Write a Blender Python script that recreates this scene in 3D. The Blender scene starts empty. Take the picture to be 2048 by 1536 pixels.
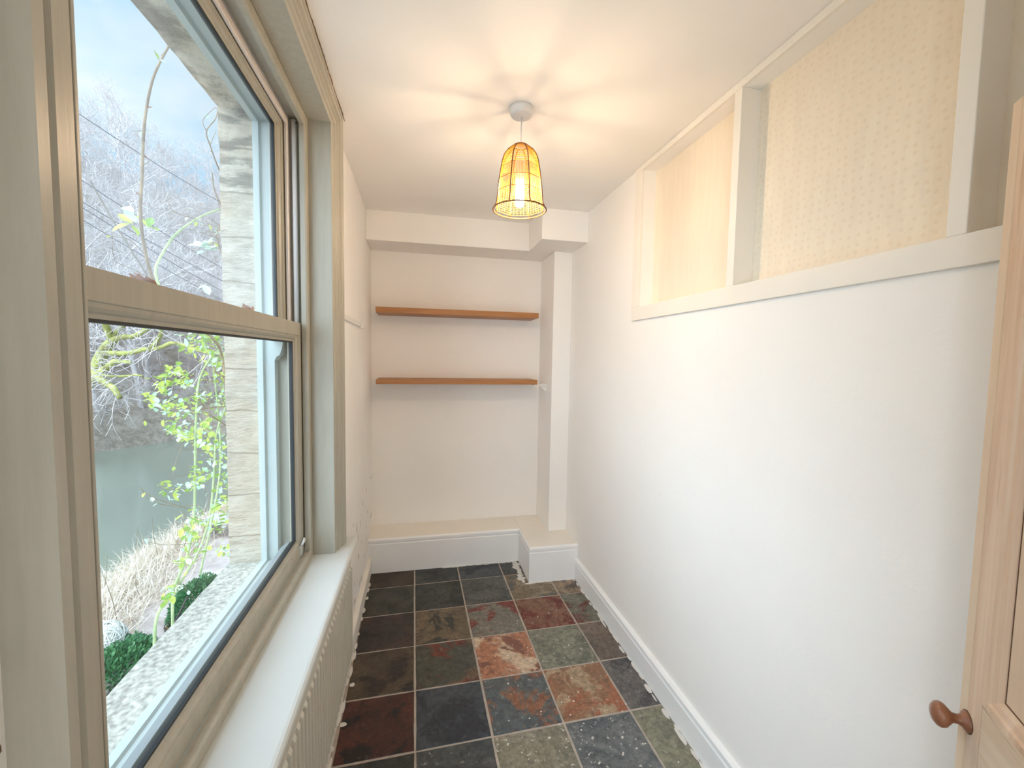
import bpy, bmesh, math, random
import numpy as np
from mathutils import Vector, Matrix, noise

S = bpy.context.scene
COL = S.collection
PI = math.pi

# ------------------------------------------------------------------ camera
CAM = Vector((0.3588, 0.0, 1.5563)); F_PX = 839.3
R_ROW = Vector((0.97693571, -0.21285474, 0.0170139))
U_ROW = Vector((-0.00308158, 0.06561585, 0.9978402))
F_ROW = Vector((0.2135114, 0.97487816, -0.06344654))
cd = bpy.data.cameras.new('camera'); cam = bpy.data.objects.new('camera', cd); COL.objects.link(cam)
cd.sensor_width = 36; cd.sensor_fit = 'HORIZONTAL'; cd.lens = F_PX / 2048 * 36
cd.clip_start = 0.02; cd.clip_end = 500
m3 = Matrix((R_ROW, U_ROW, -F_ROW)).transposed()
cam.matrix_world = Matrix.Translation(CAM) @ m3.to_4x4()
S.camera = cam
S.view_settings.view_transform = 'Standard'; S.view_settings.look = 'None'
S.view_settings.gamma = 1; S.view_settings.exposure = 1.27
S.view_settings.use_curve_mapping = False
S.cycles.max_bounces = 14; S.cycles.diffuse_bounces = 8; S.cycles.transparent_max_bounces = 16
S.cycles.use_denoising = True
S.cycles.sample_clamp_indirect = 6

# ------------------------------------------------------------------ world: pale winter sky with thin cloud
world = bpy.data.worlds.new('winter_sky'); S.world = world; world.use_nodes = True
wn, wl = world.node_tree.nodes, world.node_tree.links
wn.clear()
w_out = wn.new('ShaderNodeOutputWorld'); w_bg = wn.new('ShaderNodeBackground')
w_tc = wn.new('ShaderNodeTexCoord'); w_map = wn.new('ShaderNodeMapping'); w_map.inputs['Scale'].default_value = (1.5, 1.5, 3.2)
w_n = wn.new('ShaderNodeTexNoise'); w_n.inputs['Scale'].default_value = 1.7; w_n.inputs['Detail'].default_value = 6; w_n.inputs['Roughness'].default_value = 0.55
w_r = wn.new('ShaderNodeValToRGB')
w_r.color_ramp.elements[0].position = 0.36; w_r.color_ramp.elements[0].color = (0.29, 0.62, 0.92, 1)
w_r.color_ramp.elements[1].position = 0.66; w_r.color_ramp.elements[1].color = (0.80, 0.90, 0.98, 1)
wl.new(w_tc.outputs['Generated'], w_map.inputs[0]); wl.new(w_map.outputs[0], w_n.inputs['Vector'])
wl.new(w_n.outputs['Fac'], w_r.inputs[0]); wl.new(w_r.outputs[0], w_bg.inputs[0]); wl.new(w_bg.outputs[0], w_out.inputs[0])
w_bg.inputs[1].default_value = 0.48

def light(name, kind, loc, energy, color, **kw):
    d = bpy.data.lights.new(name, kind); d.energy = energy; d.color = color
    for k, v in kw.items(): setattr(d, k, v)
    o = bpy.data.objects.new(name, d); o.location = loc; COL.objects.link(o); return o
# veiled winter sun spread wide by thin cloud, high on the window side
sun = light('sun', 'SUN', (-8, -5, 10), 4.5, (0.73, 0.86, 1.0), angle=math.radians(110))
sun.rotation_euler = Vector((0.56, 0.52, -0.56)).to_track_quat('-Z', 'Y').to_euler()
# added fill lamp in the unseen hall, lifting the end wall through the doorway
hall = light('hall_fill_lamp', 'AREA', (-0.02, -1.35, 1.35), 11.0, (0.78, 0.88, 1.0), shape='RECTANGLE', size=0.5, size_y=1.7)
hall.rotation_euler = (PI/2, 0, 0)      # faces +Y
BULB_STRENGTH = 180

# ------------------------------------------------------------------ materials
def lin(c):
    return tuple(((v/255)/12.92 if v/255 <= 0.04045 else ((v/255+0.055)/1.055)**2.4) for v in c) + (1,)
class NT:
    def __init__(s, name):
        s.m = bpy.data.materials.new(name); s.m.use_nodes = True
        s.t = s.m.node_tree; s.n = s.t.nodes; s.l = s.t.links
        s.b = s.n['Principled BSDF']
        s.tc = None
    def node(s, t, **kw):
        o = s.n.new('ShaderNode' + t)
        for k, v in kw.items():
            if k in o.inputs: o.inputs[k].default_value = v
            else: setattr(o, k, v)
        return o
    def co(s, scale=(1, 1, 1), out='Object', rot=(0, 0, 0)):
        if not s.tc: s.tc = s.n.new('ShaderNodeTexCoord')
        mp = s.node('Mapping'); mp.inputs['Scale'].default_value = scale; mp.inputs['Rotation'].default_value = rot
        s.l.new(s.tc.outputs[out], mp.inputs[0]); return mp.outputs[0]
    def noise(s, sc, det=4, rough=0.5, vec=None, dist=0.0):
        n = s.node('TexNoise'); n.inputs['Scale'].default_value = sc; n.inputs['Detail'].default_value = det
        n.inputs['Roughness'].default_value = rough; n.inputs['Distortion'].default_value = dist
        s.l.new(vec if vec else s.co(), n.inputs['Vector']); return n.outputs['Fac']
    def ramp(s, fac, stops):
        r = s.node('ValToRGB'); e = r.color_ramp.elements
        while len(e) < len(stops): e.new(0.5)
        for i, (p, c) in enumerate(stops):
            e[i].position = p; e[i].color = c if len(c) == 4 else tuple(c) + (1,)
        s.l.new(fac, r.inputs[0]); return r.outputs[0]
    def mix(s, fac, a, b, mode='MIX'):
        x = s.node('Mix', data_type='RGBA', blend_type=mode)
        for i, v in ((0, fac), (6, a), (7, b)):
            if isinstance(v, (int, float)): x.inputs[i].default_value = v
            elif isinstance(v, tuple): x.inputs[i].default_value = v
            else: s.l.new(v, x.inputs[i])
        return x.outputs[2]
    def math(s, op, a, b=0.0):
        x = s.node('Math', operation=op)
        for i, v in ((0, a), (1, b)):
            if isinstance(v, (int, float)): x.inputs[i].default_value = v
            else: s.l.new(v, x.inputs[i])
        return x.outputs[0]
    def bump(s, h, st=0.2, dist=0.01):
        b = s.node('Bump'); b.inputs['Strength'].default_value = st; b.inputs['Distance'].default_value = dist
        s.l.new(h, b.inputs['Height']); s.l.new(b.outputs[0], s.b.inputs['Normal'])
    def col(s, c):
        if isinstance(c, tuple): s.b.inputs['Base Color'].default_value = c
        else: s.l.new(c, s.b.inputs['Base Color'])
    def rough(s, r): s.b.inputs['Roughness'].default_value = r
def simple(name, rgb, rough=0.6, var=0.06, nsc=8, bump=0.0, bsc=60, metal=0.0):
    t = NT(name); c = lin(rgb)
    d = tuple(v*(1-var) for v in c[:3]) + (1,)
    t.col(t.ramp(t.noise(nsc, 5), [(0.3, d), (0.7, c)])); t.rough(rough)
    t.b.inputs['Metallic'].default_value = metal
    if bump: t.bump(t.noise(bsc, 4), bump, 0.004)
    return t.m
M = {}
M['wall'] = simple('wall_paint', (245, 242, 237), 0.85, 0.025, 3, 0.25, 35)
def wall_left_mat():
    t = NT('patched_wall_paint')
    base = t.ramp(t.noise(3, 4), [(0.3, lin((241, 237, 231))), (0.7, lin((245, 242, 237)))])
    pos = t.node('SeparateXYZ'); t.l.new(t.co(), pos.inputs[0])
    n = t.noise(13, 4, 0.5, t.co((1, 1, 0.8)))
    low = t.math('LESS_THAN', pos.outputs[2], 0.66); far = t.math('GREATER_THAN', pos.outputs[1], 1.9)
    k = t.math('MULTIPLY', t.math('MULTIPLY', low, far), t.math('GREATER_THAN', n, 0.64))
    near = t.math('MULTIPLY', t.math('LESS_THAN', pos.outputs[1], 0.44), t.math('GREATER_THAN', t.noise(26, 5, 0.6, t.co((1, 3, 1))), 0.63))
    c = t.mix(k, base, lin((200, 190, 184))); c = t.mix(near, c, lin((120, 88, 58)))
    t.col(c); t.rough(0.85); t.bump(t.noise(30, 4), 0.35, 0.004); return t.m
M['wall_left'] = wall_left_mat()
M['ceiling'] = simple('ceiling_paint', (246, 243, 239), 0.9, 0.03, 2.5, 0.18, 22)
M['gloss'] = simple('white_gloss_paint', (246, 246, 245), 0.32, 0.03, 6, 0.06, 25)
M['cream'] = simple('cream_trim_paint', (240, 235, 225), 0.5, 0.04, 5, 0.12, 20)
def brushed():
    t = NT('greige_window_paint')
    v = t.noise(18, 4, 0.6, t.co((3, 3, 0.25)))
    t.col(t.ramp(v, [(0.3, lin((168, 164, 150))), (0.7, lin((179, 175, 161)))])); t.rough(0.34)
    t.bump(t.noise(60, 3, 0.6, t.co((3, 3, 0.12))), 0.12, 0.002); return t.m
M['greige'] = brushed()
M['crack_shade'] = simple('tan_crack_shade', (150, 118, 92), 0.9, 0.5, 60)  # tan stands for the shadow in the ceiling crack
M['sill'] = simple('pale_sill_paint', (206, 210, 208), 0.42, 0.03, 7, 0.08, 30)
M['bead'] = simple('pinkish_white_parting_bead', (222, 212, 206), 0.4, 0.03)
M['tube'] = simple('white_plastic_tube', (232, 234, 236), 0.35, 0.02)
M['gasket'] = simple('dark_rubber_gasket', (32, 36, 38), 0.5, 0.2)
M['outer_frame'] = simple('outer_frame_paint', (190, 200, 198), 0.45, 0.05, 9)
M['alu'] = simple('ribbed_glazing_trim', (150, 158, 160), 0.4, 0.1)
def paper(name, dots):
    t = NT(name); v = t.noise(40, 3, 0.5, t.co((1, 1, 0.15)))
    c = t.ramp(v, [(0.3, lin((232, 220, 200))), (0.7, lin((237, 226, 206)))])
    if dots:
        vo = t.node('TexVoronoi'); vo.voronoi_dimensions = '2D'; vo.inputs['Scale'].default_value = 40; vo.inputs['Randomness'].default_value = 0.45
        sx = t.node('SeparateXYZ'); t.l.new(t.co((1, 1, 1)), sx.inputs[0]); cx = t.node('CombineXYZ')
        t.l.new(sx.outputs[1], cx.inputs[0]); t.l.new(sx.outputs[2], cx.inputs[1]); t.l.new(cx.outputs[0], vo.inputs['Vector'])
        k = t.math('LESS_THAN', vo.outputs['Distance'], 0.2)
        c = t.mix(t.math('MULTIPLY', k, 0.22), c, lin((214, 190, 152)))
        t.bump(vo.outputs['Distance'], 0.5, 0.004)
    t.col(c); t.rough(0.8); return t.m
M['paper'] = paper('lining_paper', False); M['dots'] = paper('embossed_wallpaper', True)
def wood(name, a, b, sc, rough=0.5, dirs=(6, 6, 0.5), dark=None, bump=0.1):
    t = NT(name); v = t.noise(sc, 6, 0.62, t.co(dirs), 0.6)
    c = t.ramp(v, [(0.28, lin(a)), (0.72, lin(b))])
    if dark:
        k = t.ramp(t.noise(sc*1.7, 3, 0.5, t.co((dirs[0]*0.8, dirs[1]*0.8, dirs[2]*1.2))), [(0.64, (0, 0, 0)), (0.74, (1, 1, 1))])
        c = t.mix(k, c, lin(dark))
    t.col(c); t.rough(rough); t.bump(v, bump, 0.002); return t.m
M['oak'] = wood('honey_oak_veneer', (158, 104, 56), (180, 124, 72), 5, 0.45, (0.6, 5, 9))
M['pine_v'] = wood('stripped_pine_upright', (208, 176, 148), (234, 214, 192), 4, 0.6, (7, 7, 0.35), (186, 148, 118))
M['pine_h'] = wood('stripped_pine_rail', (212, 188, 162), (234, 218, 196), 4, 0.6, (0.6, 0.6, 11), (160, 130, 106), 0.25)
M['pine_p'] = wood('stripped_pine_panel', (218, 194, 168), (232, 214, 190), 3, 0.6, (5, 5, 0.4), None)
M['knob'] = wood('brown_turned_wood', (122, 78, 54), (158, 106, 78), 9, 0.3, (3, 3, 3))
M['groove'] = simple('dark_brown_joint', (96, 66, 46), 0.7)  # dark brown of the panel joint lines and knob plate
def emis(name, rgb, st):
    t = NT(name); t.b.inputs['Base Color'].default_value = rgb + (1,)
    t.b.inputs['Emission Color'].default_value = rgb + (1,); t.b.inputs['Emission Strength'].default_value = st; return t.m
M['bulb'] = emis('glowing_bulb', (1.0, 0.74, 0.48), BULB_STRENGTH)
M['rose_white'] = simple('white_plastic', (228, 226, 222), 0.4, 0.02)
def straw():
    t = NT('woven_paper_string'); c = None
    t.col(t.ramp(t.noise(90, 2), [(0.3, lin((186, 134, 30))), (0.7, lin((222, 176, 48)))])); t.rough(0.6)
    tr = t.node('BsdfTranslucent'); tr.inputs[0].default_value = lin((228, 184, 40))
    mx = t.node('MixShader'); mx.inputs[0].default_value = 0.3
    t.l.new(t.b.outputs[0], mx.inputs[1]); t.l.new(tr.outputs[0], mx.inputs[2]); t.l.new(mx.outputs[0], t.n['Material Output'].inputs[0]); return t.m
M['string'] = straw()
M['cane'] = simple('brown_wrapped_wire', (132, 84, 40), 0.6, 0.2, 40)
def glass(name, haze):
    t = NT(name); n = t.n; n.remove(t.b)
    tr = t.node('BsdfTransparent'); tr.inputs[0].default_value = (0.97, 0.985, 0.98, 1)
    gl = t.node('BsdfGlossy'); gl.inputs['Roughness'].default_value = 0.02
    lw = t.node('LayerWeight'); lw.inputs[0].default_value = 0.5
    fr = t.math('ADD', t.math('MULTIPLY', t.math('POWER', lw.outputs['Facing'], 4.0), 0.5), 0.015)
    mx = t.node('MixShader'); t.l.new(fr, mx.inputs[0]); t.l.new(tr.outputs[0], mx.inputs[1]); t.l.new(gl.outputs[0], mx.inputs[2])
    out = mx.outputs[0]
    if haze:   # misted double glazing: milky condensation, thicker towards the bottom and edges
        df = t.node('BsdfTranslucent'); df.inputs[0].default_value = (0.93, 0.96, 1, 1)
        pos = t.node('SeparateXYZ'); t.l.new(t.co(), pos.inputs[0])
        g = t.node('MapRange'); t.l.new(pos.outputs[2], g.inputs[0]); g.inputs[1].default_value = 2.35; g.inputs[2].default_value = 1.7; g.inputs[3].default_value = 0.015; g.inputs[4].default_value = haze
        f = t.math('MULTIPLY', g.outputs[0], t.ramp(t.noise(3.5, 3), [(0.25, (0.55,)*3), (0.75, (1.3,)*3)]))
        m2 = t.node('MixShader'); t.l.new(f, m2.inputs[0]); t.l.new(out, m2.inputs[1]); t.l.new(df.outputs[0], m2.inputs[2]); out = m2.outputs[0]
    t.l.new(out, t.n['Material Output'].inputs[0]); return t.m
M['glass'] = glass('clear_pane', 0.0); M['misty'] = glass('misted_pane', 0.038)
def stone():
    t = NT('dressed_gritstone')
    v = t.noise(11, 7, 0.7, t.co((1, 1, 3.2))); big = t.noise(3.2, 3, 0.5, t.co((1, 1, 1.6)))
    c = t.ramp(v, [(0.28, lin((186, 174, 156))), (0.5, lin((222, 212, 194))), (0.72, lin((242, 234, 218)))])
    c = t.mix(t.math('MULTIPLY', t.ramp(big, [(0.4, (0, 0, 0)), (0.6, (1, 1, 1))]), 0.4), c, lin((216, 192, 158)))
    z = t.node('SeparateXYZ'); t.l.new(t.co(), z.inputs[0])
    # courses of unequal height: wavy joints
    wz = t.math('ADD', z.outputs[2], t.math('MULTIPLY', t.noise(9, 3), 0.022))
    jn = t.math('LESS_THAN', t.math('ABSOLUTE', t.math('SUBTRACT', t.math('FRACT', t.math('MULTIPLY', wz, 6.3)), 0.5)), 0.018)
    c = t.mix(t.math('MULTIPLY', jn, 0.45), c, lin((128, 108, 84)))
    soot = t.math('MULTIPLY', t.math('GREATER_THAN', z.outputs[2], 2.15), t.ramp(t.noise(7, 6, 0.6, t.co((1, 1, 3))), [(0.46, (0, 0, 0)), (0.56, (1, 1, 1))]))
    c = t.mix(t.math('MULTIPLY', soot, 0.6), c, lin((96, 92, 80)))
    t.col(c); t.rough(0.9)
    t.bump(t.math('SUBTRACT', v, t.math('MULTIPLY', jn, 0.3)), 1.0, 0.03); return t.m
M['stone'] = stone()
M['stone_sill'] = simple('weathered_stone_sill', (206, 204, 192), 0.9, 0.6, 75, 1.0, 60)
def slate():
    t = NT('multicolour_slate')
    def attr(nm):
        a = t.node('Attribute'); a.attribute_name = nm; return a.outputs['Color']
    a, b, c = attr('tone_a'), attr('tone_b'), attr('tone_c'); sh = attr('shift')
    # each tile shifts the noise so that no pattern runs across a joint
    v = t.node('VectorMath', operation='MULTIPLY_ADD'); t.l.new(sh, v.inputs[0]); v.inputs[1].default_value = (37, 53, 29)
    t.l.new(t.co(), v.inputs[2]); vec = v.outputs[0]
    n1 = t.noise(4.2, 9, 0.62, vec, 0.5); n2 = t.noise(5.5, 9, 0.66, vec, 0.9); n3 = t.noise(38, 8, 0.75, vec)
    k1 = t.ramp(n1, [(0.46, (0, 0, 0)), (0.52, (1, 1, 1))]); k2 = t.ramp(n2, [(0.52, (0, 0, 0)), (0.57, (1, 1, 1))])
    o = t.mix(k1, a, b); o = t.mix(k2, o, c)
    o = t.mix(t.ramp(n3, [(0.35, (0, 0, 0)), (0.65, (1, 1, 1))]), t.mix(1.0, o, (1.35, 1.35, 1.3, 1), 'MULTIPLY'), t.mix(1.0, o, (0.55, 0.55, 0.56, 1), 'MULTIPLY'))
    fl = t.ramp(t.noise(46, 4, 0.7, vec), [(0.62, (0, 0, 0)), (0.66, (1, 1, 1))])
    sp = t.node('SeparateColor'); t.l.new(sh, sp.inputs[0])
    o = t.mix(t.math('MULTIPLY', fl, sp.outputs[2]), o, lin((222, 218, 208)))
    t.col(o); t.rough(0.42)
    t.l.new(t.ramp(n2, [(0.3, (0.34,)*3), (0.7, (0.6,)*3)]), t.b.inputs['Roughness'])
    t.bump(t.math('ADD', n1, t.math('MULTIPLY', n2, 0.5)), 0.5, 0.012); return t.m
M['slate'] = slate()
M['grout'] = simple('pale_grout', (190, 178, 166), 0.9, 0.25, 30, 0.3, 90)
M['splash'] = simple('dried_white_paint', (226, 222, 216), 0.6, 0.04)
M['radiator'] = simple('radiator_enamel', (206, 202, 190), 0.4, 0.02)
M['cable'] = simple('black_cable', (22, 22, 24), 0.5, 0.1)
M['bracket'] = simple('white_bracket', (236, 232, 226), 0.5, 0.03)
# outside
def multi(name, stops, sc, rough=0.95, det=8, scale=(1, 1, 1), bump=0.0, r2=0.7):
    t = NT(name); v = t.noise(sc, det, r2, t.co(scale)); t.col(t.ramp(v, [(p, lin(c)) for p, c in stops])); t.rough(rough)
    if bump: t.bump(v, bump, 0.2)
    return t.m
M['paving'] = multi('pinkish_paving', [(0.3, (164, 148, 142)), (0.5, (196, 182, 176)), (0.7, (214, 202, 196))], 2.5)
M['hill'] = multi('leaf_littered_slope', [(0.34, (128, 116, 106)), (0.46, (186, 170, 154)), (0.56, (228, 214, 198)), (0.68, (160, 154, 126))], 2.2, det=15, r2=0.88, bump=1.0)
M['bank'] = multi('earth_bank', [(0.3, (120, 104, 84)), (0.6, (176, 156, 130))], 3, det=10)
def water():
    t = NT('still_river_water'); t.col(t.ramp(t.noise(0.12, 4), [(0.3, lin((112, 120, 108))), (0.7, lin((132, 138, 124)))])); t.rough(0.12)
    t.bump(t.noise(2.2, 3, 0.5, t.co((1, 0.5, 1))), 0.12, 0.05); return t.m
M['water'] = water()
M['bark'] = simple('grey_bark', (150, 140, 132), 0.9, 0.3, 6)
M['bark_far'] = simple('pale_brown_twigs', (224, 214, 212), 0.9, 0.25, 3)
M['moss'] = multi('mossy_bark', [(0.35, (128, 118, 84)), (0.55, (172, 174, 98)), (0.7, (198, 198, 128))], 3)
M['stem'] = multi('green_rose_stem', [(0.3, (132, 150, 104)), (0.6, (176, 190, 140))], 8)
M['dead_stem'] = multi('brown_rose_stem', [(0.3, (98, 84, 74)), (0.65, (160, 140, 112))], 9)
def leafm(name, a, b):
    t = NT(name); g = t.node('NewGeometry')
    t.col(t.ramp(g.outputs['Random Per Island'], [(0.2, lin(a)), (0.8, lin(b))])); t.rough(0.5)
    tr = t.node('BsdfTranslucent'); tr.inputs[0].default_value = lin(b)
    mx = t.node('MixShader'); mx.inputs[0].default_value = 0.35
    t.l.new(t.b.outputs[0], mx.inputs[1]); t.l.new(tr.outputs[0], mx.inputs[2]); t.l.new(mx.outputs[0], t.n['Material Output'].inputs[0]); return t.m
M['leaf'] = leafm('fresh_rose_leaf', (104, 150, 66), (196, 208, 104))
M['leaf_pale'] = leafm('pale_green_leaf', (150, 190, 160), (220, 236, 222))  # whitish green for the paler share of the rose leaves
M['yew'] = leafm('dark_evergreen', (44, 92, 62), (96, 150, 96))
M['straw'] = leafm('dry_straw', (196, 180, 160), (240, 230, 216))
M['deadleaf'] = leafm('curled_dead_leaf', (120, 72, 44), (170, 112, 74))
M['wicker'] = simple('whitened_willow', (232, 230, 220), 0.8, 0.25, 40)
M['basket'] = simple('dark_wire', (74, 68, 64), 0.7, 0.3, 30)
M['plank'] = simple('grey_weathered_wood', (196, 192, 186), 0.9, 0.2, 8)
M['wire'] = simple('overhead_line', (112, 110, 116), 0.6, 0.1)

# ------------------------------------------------------------------ mesh helpers
class MB:
    def __init__(s): s.v = []; s.f = []; s.smooth = []
    def add(s, vs, fs, smooth=False):
        k = len(s.v); s.v += [tuple(p) for p in vs]; s.f += [tuple(i+k for i in f) for f in fs]; s.smooth += [smooth]*len(fs)
    def box(s, x0, x1, y0, y1, z0, z1):
        x0, x1 = sorted((x0, x1)); y0, y1 = sorted((y0, y1)); z0, z1 = sorted((z0, z1))
        s.add([(x0, y0, z0), (x1, y0, z0), (x1, y1, z0), (x0, y1, z0), (x0, y0, z1), (x1, y0, z1), (x1, y1, z1), (x0, y1, z1)],
              [(0, 3, 2, 1), (4, 5, 6, 7), (0, 1, 5, 4), (1, 2, 6, 5), (2, 3, 7, 6), (3, 0, 4, 7)])
    def tube(s, pts, rad, n=6, caps=True):
        pts = [Vector(p) for p in pts]
        if isinstance(rad, (int, float)): rad = [rad]*len(pts)
        rings = []; prev = None
        for i, p in enumerate(pts):
            a = pts[max(i-1, 0)]; b = pts[min(i+1, len(pts)-1)]; t = (b-a)
            if t.length < 1e-9: t = Vector((0, 0, 1))
            t.normalize()
            u = (prev - t*prev.dot(t)) if prev else t.orthogonal()
            if u.length < 1e-6: u = t.orthogonal()
            u.normalize(); prev = u; w = t.cross(u)
            rings.append([p + (u*math.cos(2*PI*k/n) + w*math.sin(2*PI*k/n))*rad[i] for k in range(n)])
        vs = [q for r in rings for q in r]; fs = []
        for i in range(len(rings)-1):
            for k in range(n):
                fs.append((i*n+k, i*n+(k+1) % n, (i+1)*n+(k+1) % n, (i+1)*n+k))
        if caps: fs += [tuple(range(n-1, -1, -1)), tuple(range((len(rings)-1)*n, len(rings)*n))]
        s.add(vs, fs, True)
    def lathe(s, prof, c=(0, 0, 0), n=32, axis=None):
        rot = Vector(axis).normalized().to_track_quat('Z', 'Y').to_matrix() if axis else Matrix.Identity(3)
        vs = []; fs = []
        for r, z in prof:
            for k in range(n):
                a = 2*PI*k/n; vs.append(Vector(c) + rot @ Vector((r*math.cos(a), r*math.sin(a), z)))
        for i in range(len(prof)-1):
            for k in range(n): fs.append((i*n+k, i*n+(k+1) % n, (i+1)*n+(k+1) % n, (i+1)*n+k))
        fs += [tuple(range(n-1, -1, -1)), tuple(range((len(prof)-1)*n, len(prof)*n))]
        s.add(vs, fs, True)
    def build(s, name, mat, parent=None, bevel=0.0, loc=None):
        me = bpy.data.meshes.new(name); me.from_pydata(s.v, [], s.f); me.update()
        me.polygons.foreach_set('use_smooth', s.smooth)
        bm = bmesh.new(); bm.from_mesh(me); bmesh.ops.recalc_face_normals(bm, faces=bm.faces); bm.to_mesh(me); bm.free()
        me.materials.append(mat)
        o = bpy.data.objects.new(name, me); COL.objects.link(o)
        if loc: o.location = loc
        if parent:
            o.parent = parent; o.matrix_parent_inverse = Matrix.Translation(parent.location).inverted() if parent.type == 'EMPTY' and not parent.parent else Matrix.Identity(4)
        if bevel:
            b = o.modifiers.new('bevel', 'BEVEL'); b.width = bevel; b.segments = 2; b.limit_method = 'ANGLE'
        return o
def tag(o, label=None, cat=None, group=None, kind=None):
    if label: o['label'] = label
    if cat: o['category'] = cat
    if group: o['group'] = group
    if kind: o['kind'] = kind
    return o
def empty(name, loc=(0, 0, 0)):
    o = bpy.data.objects.new(name, None); COL.objects.link(o); o.location = loc; o.empty_display_size = 0.05; return o
def boxo(name, mat, dims, parent=None, bevel=0.0):
    b = MB()
    if isinstance(dims[0], (int, float)): dims = [dims]
    for d in dims: b.box(*d)
    return b.build(name, mat, parent, bevel)
def ring(mb, prof, y0, y1, z0, z1, fac=None, sides='LTRB'):
    """sweep a closed profile [(inset, x)] round the rectangle y0..y1 x z0..z1 with mitred corners"""
    f = {'L': 1, 'T': 1, 'R': 1, 'B': 1}
    if fac: f.update(fac)
    n = len(prof)
    def corner(k):
        out = []
        for d, x in prof:
            l, r, t, b = d*f['L'], d*f['R'], d*f['T'], d*f['B']
            if 'B' not in sides: b = 0
            out.append({0: (x, y0+l, z0+b), 1: (x, y0+l, z1-t), 2: (x, y1-r, z1-t), 3: (x, y1-r, z0+b)}[k])
        return out
    cs = [corner(k) for k in range(4)]
    seg = {'L': (0, 1), 'T': (1, 2), 'R': (2, 3), 'B': (3, 0)}
    for sd in sides:
        a, b = seg[sd]; vs = cs[a] + cs[b]
        fs = [(i, (i+1) % n, n+(i+1) % n, n+i) for i in range(n)]
        if len(sides) < 4: fs += [tuple(range(n-1, -1, -1)), tuple(range(n, 2*n))]
        mb.add(vs, fs)
def prism(mb, prof, axis, a0, a1):
    """extrude profile along an axis; prof gives the two other coordinates in xyz order"""
    n = len(prof)
    def P(p, t):
        return {0: (t, p[0], p[1]), 1: (p[0], t, p[1]), 2: (p[0], p[1], t)}[axis]
    g = lambda a, p: a(p) if callable(a) else a
    vs = [P(p, g(a0, p)) for p in prof] + [P(p, g(a1, p)) for p in prof]
    mb.add(vs, [(i, (i+1) % n, n+(i+1) % n, n+i) for i in range(n)] + [tuple(range(n-1, -1, -1)), tuple(range(n, 2*n))])

# ------------------------------------------------------------------ the room
W, H, YW, ZL, YB = 1.4475, 2.5253, 3.3003, 0.2505, -0.12
WY0, WY1, WZ0, WZ1 = 0.525, 1.80, 0.715, 2.455      # opening in the window wall
st = lambda o: tag(o, kind='structure')

# floor: slate tiles laid in a grid, each tile a bevelled slab on a grout bed, in one mesh
GX, GY, GA, TP = 0.3252, 2.8381, 0.0148, 0.31
def c8(*c):
    out = []
    for x in c:
        l = lin(x)[:3]; g = sum(l)/3; out.append(tuple(0.72*(0.84*v+0.16*g) for v in l))
    return out
DK, BL = (40, 38, 34), (66, 76, 84)
tiles = {
 (-1, -1): ((86, 66, 44), (64, 52, 38), (74, 56, 40), 0), (-1, 0): ((66, 70, 68), (78, 80, 74), (60, 62, 62), 0), (-1, 1): ((70, 76, 82), (84, 88, 94), (58, 64, 74), .1), (-1, 2): ((72, 74, 74), (88, 90, 90), (64, 66, 72), .2), (-1, 3): ((90, 92, 92), (120, 110, 96), (80, 84, 86), .2),
 (0, -1): ((62, 62, 54), (76, 72, 60), (54, 56, 52), 0), (0, 0): ((64, 66, 60), (74, 76, 68), (58, 60, 56), 0), (0, 1): ((88, 90, 86), (104, 104, 98), (78, 82, 80), .1), (0, 2): ((168, 150, 122), (108, 108, 100), (146, 128, 100), .2), (0, 3): ((178, 150, 120), (78, 88, 98), (110, 98, 88), .2),
 (1, -1): ((58, 46, 46), (76, 54, 46), (46, 40, 42), 0), (1, 0): ((136, 112, 84), (124, 104, 80), (66, 68, 60), .05), (1, 1): ((140, 134, 120), (132, 128, 116), (142, 66, 52), .3), (1, 2): ((146, 92, 66), (150, 104, 76), (132, 52, 40), .2), (1, 3): ((124, 124, 108), (138, 136, 118), (130, 72, 54), .2),
 (2, -1): ((84, 68, 52), (100, 82, 60), (60, 50, 46), 0), (2, 0): ((128, 98, 74), (84, 84, 74), (134, 62, 44), .1), (2, 1): ((236, 206, 172), (204, 132, 92), (156, 98, 78), .5), (2, 2): ((142, 142, 122), (152, 152, 132), (130, 130, 114), .4), (2, 3): ((128, 112, 100), (140, 122, 106), (104, 98, 94), .1),
 (3, -1): ((96, 44, 28), (78, 36, 26), (34, 28, 28), .05), (3, 0): ((62, 72, 84), (74, 82, 92), (54, 60, 72), .05), (3, 1): ((104, 112, 114), (96, 108, 114), (162, 104, 70), .3), (3, 2): ((186, 108, 66), (170, 122, 86), (196, 166, 130), .5), (3, 3): ((106, 102, 102), (122, 116, 114), (92, 90, 92), .3),
 (4, -1): ((54, 56, 54), (66, 66, 62), (44, 46, 46), .05), (4, 0): ((82, 86, 88), (96, 98, 98), (72, 78, 82), .3), (4, 1): ((156, 150, 128), (142, 138, 118), (168, 160, 140), .95), (4, 2): ((112, 118, 122), (128, 132, 134), (98, 106, 112), .95), (4, 3): ((162, 158, 132), (150, 148, 124), (158, 152, 130), .3)}
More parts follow.
